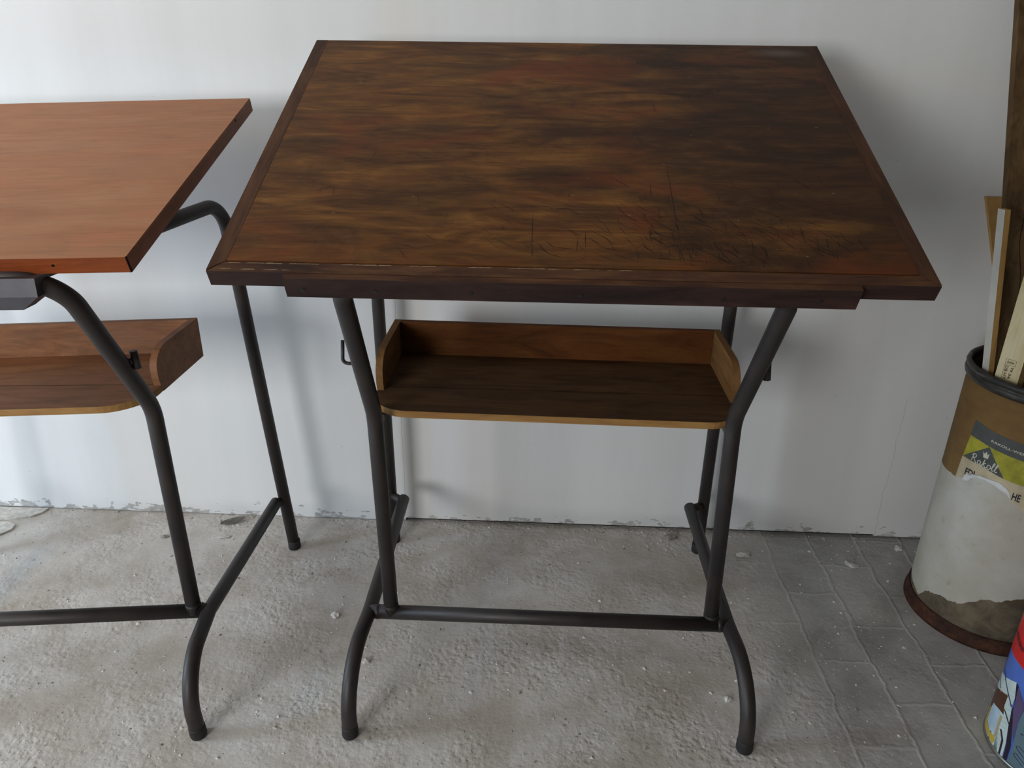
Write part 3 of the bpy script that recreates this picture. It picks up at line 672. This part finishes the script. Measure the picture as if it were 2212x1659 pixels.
# scrap wood standing in the drum
def stick(bottom, top, wd, w, dd, d, bm):
    B, T = Vector(bottom), Vector(top); wd = Vector((*wd, 0)); dd = Vector((*dd, 0))
    q = [Vector(), wd*w, wd*w+dd*d, dd*d]
    a = [bm.verts.new(B+v) for v in q]; c = [bm.verts.new(T+v) for v in q]
    fs = [bm.faces.new(a[::-1]), bm.faces.new(c)] + [bm.faces.new((a[i], a[(i+1) % 4], c[(i+1) % 4], c[i])) for i in range(4)]
    return fs
def along(p, q, z): 
    p, q = Vector(p), Vector(q); return p+(q-p)*((z-p.z)/(q.z-p.z))
b = bmesh.new(); p, q = (1.0976, 2.04, 1.5693), (1.1245, 1.925, 1.130)
stick(along(p, q, .022), along(p, q, 1.70), (1, 0), .145, (0, 1), .022, b)
o = link('old_board', b, M['old_board'], bevel=.002); tag(o, 'tall rough brown board leaning in the fibre drum against the wall', 'board')
# crack and plaster splashes on the face of the board
b = bmesh.new()
cr_ = [along(p, q, z)+Vector((.043+.004*math.sin(z*17)+.003*math.sin(z*41), -.0004, 0)) for z in [.75+.02*i for i in range(47)]]
for a_, c_ in zip(cr_, cr_[1:]): b.faces.new([b.verts.new(v) for v in (a_, a_+Vector((.0016, 0, 0)), c_+Vector((.0016, 0, 0)), c_)])
link('crack', b, M['gap'], o, at=(0, 0, 0))
for z, dx, s in ((1.075, .052, .010), (1.085, .060, .005), (1.19, .062, .004), (1.30, .03, .003), (1.33, .05, .004)):
    c0 = along(p, q, z)+Vector((dx, -.0006, 0)); pts = [c0+Vector((s*.55*math.cos(t)*(1+.4*math.sin(3*t)), 0, s*1.3*math.sin(t)*(1+.3*math.cos(2*t)))) for t in [k*.6283 for k in range(10)]]
    pts = [v+Vector((0, (along(p, q, v.z)-along(p, q, z)).y, 0)) for v in pts]; b = bmesh.new(); b.faces.new([b.verts.new(v) for v in pts])
    link('plaster_splash', b, M['plaster'], o, at=(0, 0, 0))
b = bmesh.new(); p, q = (1.1628, 2.083, 1.108), (1.1863, 2.033, .9784)
stick(along(p, q, .045), along(p, q, 1.108), (1, 0), .052, (0, 1), .012, b)
o = link('wood_strip', b, M['tan_wood'], bevel=.001); tag(o, 'tan plywood strip showing behind the tall brown board', 'wood strip')
b = bmesh.new(); p, q = (1.1041, 1.80, .729), (1.0375, 1.80, 1.1296)
fs = stick(along(p, q, .022), along(p, q, 1.1296), (.287, -.957), .020, (.958, .287), .016, b)
fs[2].material_index = 1
o = link('thin_slat', b, [M['tan_wood'], M['white_face']], bevel=.0008); tag(o, 'thin slat with a whitish face and tan edge standing in the fibre drum', 'wood slat')
b = bmesh.new(); cs = (1.108, 1.751); wd, dd = Vector((.602, -.804)), Vector((.804, .602))
fs = stick((*cs, .022), (*cs, 1.12), wd, .052, dd, .034, b)
fs[3].material_index = 1
o = link('pine_batten', b, [M['cream_wood'], M['cream_side']], bevel=.0012); tag(o, 'cream pine batten with a brown ink stamp standing in the fibre drum', 'wood batten')
b = bmesh.new()
def onface(u, z, off=.0004): return Vector((cs[0]+wd.x*u-dd.x*off, cs[1]+wd.y*u-dd.y*off, z))
def fline(u0, z0, u1, z1, w=.0008):
    d = Vector((u1-u0, z1-z0)); d.normalize(); n = Vector((-d.y, d.x))*w/2
    b.faces.new([b.verts.new(onface(x, y)) for x, y in ((u0+n.x, z0+n.y), (u1+n.x, z1+n.y), (u1-n.x, z1-n.y), (u0-n.x, z0-n.y))])
u0, u1, zt, zm, zl = .0150, .0375, .7855, .7715, .7365
for s_ in ((u0, zt, u1, zt), (u0, zt, u0, zl), (u1, zt, u1, zm), (u0, zm, u1, zm), (u0, zl, u0+.012, zl)): fline(*s_)
for k in range(6): fline(.0185+.0026*k, .7745+.0008*(k % 2), .0205+.0026*k, .7828-.0014*(k % 3), .0011)
fline(.018, .7785, .0345, .7790, .0008)
for s_, u, z0_, h in (('DB', .0172, .7690, .0068), ('HT', .0172, .7505, .0068), ('TR', .0290, .7690, .0062), ('36', .0282, .7525, .0062)):
    t2 = text_mesh(s_, 1.0, .02); xs = [v.co.x for v in t2.verts]; ys = [v.co.y for v in t2.verts]; xa, xb, yb_ = min(xs), max(xs), max(ys)
    mp = {v: b.verts.new(onface(u+h*v.co.y/yb_*.95, z0_-(v.co.x-xa)/(xb-xa)*.0150)) for v in t2.verts}
    for f in t2.faces: b.faces.new([mp[v] for v in f.verts])
    t2.free()
link('ink_stamp', b, M['stamp_ink'], o, at=(0, 0, 0))

# ------------------------------------------------------------------ printed pail
PX, PY, PR = 1.18, 1.30, .124
pail = thing('paint_pail', 'printed tin pail with red band and house picture, at the right foot of the view', 'pail', (PX, PY, 0))
b = bmesh.new(); lathe(b, [(.0005, .004), (.1225, .004), (.1238, .010), (.124, .400), (.0005, .400)], PX, PY); link('body', b, M['p_blue'], pail, smooth=.5)
b = bmesh.new(); lathe(b, [(.1235, .012), (.1262, .008), (.1268, .003), (.1255, .0), (.119, .0), (.119, .006)], PX, PY, close=True); link('bottom_rim', b, M['tin'], pail)
b = bmesh.new(); lathe(b, [(.1235, .396), (.1265, .400), (.1275, .406), (.126, .411), (.119, .409), (.117, .400)], PX, PY, close=True); link('top_rim', b, M['tin'], pail)
A_ = PAIL_ART; mats = [M[k] for k in ('p_red', 'p_white', 'p_brown', 'p_glass', 'p_yellow', 'p_tan', 'p_dark', 'p_purple', 'p_panel', 'p_line', 'p_grey')]
b = bmesh.new()
r0 = PR+.0003
wrap(b, [(2.0, .2310), (2.48, .2330), (2.865, .2420), (3.068, .2443), (3.23, .2449), (5.2, .2449), (5.2, .3955), (2.0, .3955)], PX, PY, r0, 0)
for i in range(60):   # dark strokes across the red, standing for unreadable lettering
    a = 2.62+.028*i; z = .2845+.004*math.sin(i*.35)
    stroke_wrap(b, [(a, z-R.uniform(.004, .008)), (a+R.uniform(-.01, .03), z+R.uniform(.004, .008))], .0018, PX, PY, r0+.0006, 6)
wrap(b, [(2.2, .002)]+[(2.2, .1449)]+[tuple(p) for p in A_['siding'][1:10]]+[(3.42, .012), (2.2, .012)], PX, PY, r0, 1)
b2 = [p for p in A_['brown']]
wrap(b, [(2.2, .108), (2.4779, .1127), (2.8631, .1392), (3.1096, .1537), (3.1085, .1245), (3.1618, .104), (3.0582, .103), (2.7694, .0907), (2.7099, .0723), (2.718, .0348), (2.477, .012), (2.2, .012)], PX, PY, r0+.0003, 2)
wrap(b, A_['glass'], PX, PY, r0+.0006, 3)
wrap(b, [(2.6962, .0726), (2.718, .0348), (2.9093, .0302), (3.0637, .0302), (3.1441, .0376), (3.1745, .0247), (3.1484, .0133), (3.0326, .0150), (2.52, .013), (2.60, .06)], PX, PY, r0+.0005, 4)
wrap(b, A_['tan'], PX, PY, r0+.0009, 5)
for k in range(13):   # clapboard lines
    z = .030+.0125*k
    stroke_wrap(b, [(3.17, z-.004), (3.30, z)], .0007, PX, PY, r0+.0004, 10)
    if z > .125: stroke_wrap(b, [(2.5, z-.03), (2.86, z-.008), (3.25, z+.004)], .0007, PX, PY, r0+.0004, 10)
wrap(b, [(3.4865, .158), (3.4685, .1215), (3.5284, .0503), (3.5165, .012), (5.2, .012), (5.2, .158)], PX, PY, r0, 8)
wrap(b, A_['purple'], PX, PY, r0+.0005, 7)
wrap(b, [tuple(p) if p[1] > .012 else (p[0], .012) for p in A_['trunk']], PX, PY, r0+.0008, 6)
stroke_wrap(b, A_['gutter'], .0022, PX, PY, r0+.0006, 5)
for key, w, mi in (('br1', .0032, 9), ('br2', .0030, 9), ('br3', .0018, 9), ('br4', .0030, 6), ('br5', .0048, 6), ('rol1', .0012, 9), ('rol2', .0012, 9), ('dot', .0020, 9)):
    pts = [tuple(p) for p in A_[key]]
    if key == 'br1': pts = [(2.59, .235), (2.60, .205)]+pts
    if key == 'br2': pts = [(2.52, .215)]+pts
    if key == 'br5': pts = [(p[0], max(p[1], .012)) for p in pts]
    stroke_wrap(b, pts, w, PX, PY, r0+.0010, mi)
link('print', b, mats, pail)

# ------------------------------------------------------------------ debris on the floor
def lump(bm, c, sx, sy, sz, rot, seed, sub=1, flat=.35):
    rr = random.Random(seed); r = bmesh.ops.create_icosphere(bm, subdivisions=sub, radius=1.0)
    m = Matrix.Rotation(rot, 3, 'Z')
    for v in r['verts']:
        k = 1+rr.uniform(-.34, .34); p = v.co*k
        p = Vector((p.x*sx, p.y*sy, max(p.z, -flat)*sz)); v.co = m @ p+Vector(c)+Vector((0, 0, flat*sz))
chips = [(-.5492, 1.6456, .011, .010, .010, .3, 'pale plaster lump on the floor between the two tables', 'plaster'),
         (.6585, 1.9983, .022, .012, .005, .2, 'flat white plaster chip behind the right rear foot of the dark table', 'plaster'),
         (.9799, 1.9685, .019, .013, .004, -.5, 'flat white plaster chip lying near the fibre drum', 'plaster'),
         (-.4277, 1.4798, .009, .009, .008, 1.1, 'small plaster lump beside the left front rail of the dark table', 'plaster'),
         (.4819, 1.4063, .010, .007, .006, .6, 'plaster crumb beside the right front leg of the dark table', 'plaster'),
         (.44, 2.075, .022, .014, .012, .4, 'grey mortar lump at the wall behind the right rear leg of the dark table', 'plaster_dark'),
         (-1.1934, 1.9806, .014, .008, .005, .1, 'small brownish crumb behind the front post of the orange-brown table', 'plaster_dark'),
         (-1.0013, 1.9924, .020, .010, .004, .2, 'white crumb patch before the wall below the orange-brown table', 'plaster'),
         (1.165, 2.062, .017, .012, .005, .8, 'white chip at the wall beside the fibre drum', 'plaster')]
for i, (x, y, sx, sy, sz, ro, lb, mk) in enumerate(chips):
    b = bmesh.new(); lump(b, (x, y, 0), sx, sy, sz, ro, 50+i, 2)
    tag(link('plaster_chip', b, M[mk]), lb, 'plaster chip', 'loose plaster chips on the floor')
# slab of fallen plaster skin at the left
for nm, pts, lb in (('plaster_slab', [(-2.05, 2.105), (-1.655, 2.112), (-1.66, 2.085), (-1.685, 2.06), (-1.73, 2.045), (-1.80, 2.03), (-1.9, 2.04), (-2.05, 2.06)], 'wide sheet of fallen white plaster against the wall at far left'),
                    ('plaster_slab', [(-1.82, 2.022), (-1.735, 2.025), (-1.705, 2.012), (-1.70, 1.985), (-1.72, 1.955), (-1.77, 1.945), (-1.84, 1.96)], 'rounded flake of fallen white plaster in front of the wide sheet')):
    b = bmesh.new(); fs = prism(b, pts[::-1], 0, .006)
    tag(link(nm, b, M['plaster'], bevel=.002), lb, 'plaster slab')
# curled dry flake by the wall
b = bmesh.new(); n = 12; rows = []
for i in range(n+1):
    a = i/n; x = -1.045+.075*a; rows.append([b.verts.new((x, 2.066+.022*a+w*(.006+.012*math.sin(math.pi*a)), .002+.010*a*a+.006*abs(w))) for w in (-1, -.4, .4, 1)])
for a_, c_ in zip(rows, rows[1:]):
    for k in range(3): b.faces.new((a_[k], a_[k+1], c_[k+1], c_[k]))
g = bmesh.ops.solidify(b, geom=b.faces[:], thickness=.0014)
zmin = min(v.co.z for v in b.verts); bmesh.ops.translate(b, verts=b.verts, vec=(0, 0, -zmin))
tag(link('curled_flake', b, [M['plaster_dark']], smooth=.8), 'curled grey flake lying at the wall behind the orange-brown table', 'flake')
# crumbs nobody could count
b = bmesh.new()
FEET = [q[k][:2] for T_ in (S, [SL, SR]) for q in T_ for k in ('F', 'RF')]
def free(x, y): return (all(math.hypot(x-p[0], y-p[1]) > .032 for p in FEET) and Vector((x-DX, y-DYc)).length > .205 and Vector((x-PX, y-PY)).length > .135 and y < 2.115)
cl = [(-1.0, 2.0, .16), (-.62, 1.95, .2), (-.75, 1.72, .15), (-.1, 1.85, .25), (.25, 1.75, .2), (.4, 2.06, .06), (.1, 1.3, .3), (-.5, 1.3, .25), (-.9, 1.15, .25), (.4, 1.25, .2), (.75, 1.5, .25), (-1.35, 1.95, .2), (.9, 1.9, .15), (-1.4, 1.2, .25)]
cnt = 0
while cnt < 7000:
    if R.random() < .45: x, y = R.uniform(-2.0, 1.5), R.uniform(.85, 2.11)
    elif R.random() < .2: x, y = R.uniform(-2.0, 1.1), 2.112-abs(R.gauss(0, .012))
    else:
        c_ = R.choice(cl); x, y = R.gauss(c_[0], c_[2]), R.gauss(c_[1], c_[2])
    if not free(x, y) or y < .7: continue
    s = min(.0065, .0010*math.exp(abs(R.gauss(0, .70)))); cnt += 1
    k0 = len(b.faces)
    r = R.random; h = s*R.uniform(.35, .9); an = R.uniform(0, 6.28); m_ = R.choice((3, 4, 5))
    ringv = [b.verts.new((x+s*R.uniform(.6, 1.3)*math.cos(an+2*math.pi*k/m_), y+s*R.uniform(.5, 1.1)*math.sin(an+2*math.pi*k/m_), 0)) for k in range(m_)]
    topv = b.verts.new((x+s*R.uniform(-.3, .3), y+s*R.uniform(-.3, .3), h))
    mi = 0 if R.random() < .62 else 1
    for k in range(m_): f = b.faces.new((ringv[k], ringv[(k+1) % m_], topv)); f.material_index = mi
o = link('plaster_crumbs', b, [M['plaster'], M['plaster_dark']]); tag(o, 'fine white and grey plaster crumbs scattered over the concrete floor', 'crumbs', kind='stuff')

# ------------------------------------------------------------------ camera
cam = bpy.data.cameras.new('camera'); co = bpy.data.objects.new('camera', cam); C.objects.link(co)
PITCH, ROLL, YAW, F, H = .41672, .0128, -.04002, 1637.31, 1.45155
cp, sp, cy, sy, cr_, sr_ = math.cos(PITCH), math.sin(PITCH), math.cos(YAW), math.sin(YAW), math.cos(ROLL), math.sin(ROLL)
rt = Vector((cy, -sy, 0)); fw = Vector((cp*sy, cp*cy, -sp)); up = Vector((sp*sy, sp*cy, cp))
r2 = cr_*rt+sr_*up; u2 = -sr_*rt+cr_*up
m = Matrix((r2, u2, -fw)).transposed().to_4x4(); m.translation = (0, 0, H)
co.matrix_world = m
cam.sensor_fit = 'HORIZONTAL'; cam.sensor_width = 36; cam.lens = 36*F/2212; cam.clip_start = .02
SC.camera = co

# ------------------------------------------------------------------ light: daylight through the two openings
def area(name, loc, rot, sx, sy, power, col, spread=math.pi):
    l = bpy.data.lights.new(name, 'AREA'); l.shape = 'RECTANGLE'; l.size = sx; l.size_y = sy; l.energy = power; l.color = col; l.spread = spread
    o = bpy.data.objects.new(name, l); C.objects.link(o); o.location = loc; o.rotation_euler = rot; return o
area('doorway_daylight', (WX0-.03, .75, .975), (0, -math.pi/2, 0), 1.94, .79, P_DOOR, C_DOOR)
area('transom_daylight', (WX0-.03, .80, 2.325), (0, -math.pi/2, 0), .54, 1.99, P_TRANSOM, C_TRANSOM)
area('window_daylight', (-2.5, FY-.03, 1.6), (math.pi/2, 0, 0), 1.59, 1.29, P_WIN, C_WIN)
w = bpy.data.worlds.new('sky'); SC.world = w; w.use_nodes = True
w.node_tree.nodes['Background'].inputs[0].default_value = (.55, .70, 1.0, 1); w.node_tree.nodes['Background'].inputs[1].default_value = .4
SC.view_settings.view_transform = 'Standard'; SC.view_settings.look = 'None'; SC.view_settings.exposure = EXPO; SC.view_settings.gamma = 1
SC.view_settings.use_curve_mapping = False
SC.cycles.use_denoising = True; SC.cycles.max_bounces = 5; SC.cycles.diffuse_bounces = 4; SC.cycles.glossy_bounces = 2; SC.cycles.transmission_bounces = 0
SC.cycles.caustics_reflective = False; SC.cycles.caustics_refractive = False
SC.cycles.use_adaptive_sampling = True; SC.cycles.adaptive_threshold = .03; SC.cycles.adaptive_min_samples = 16
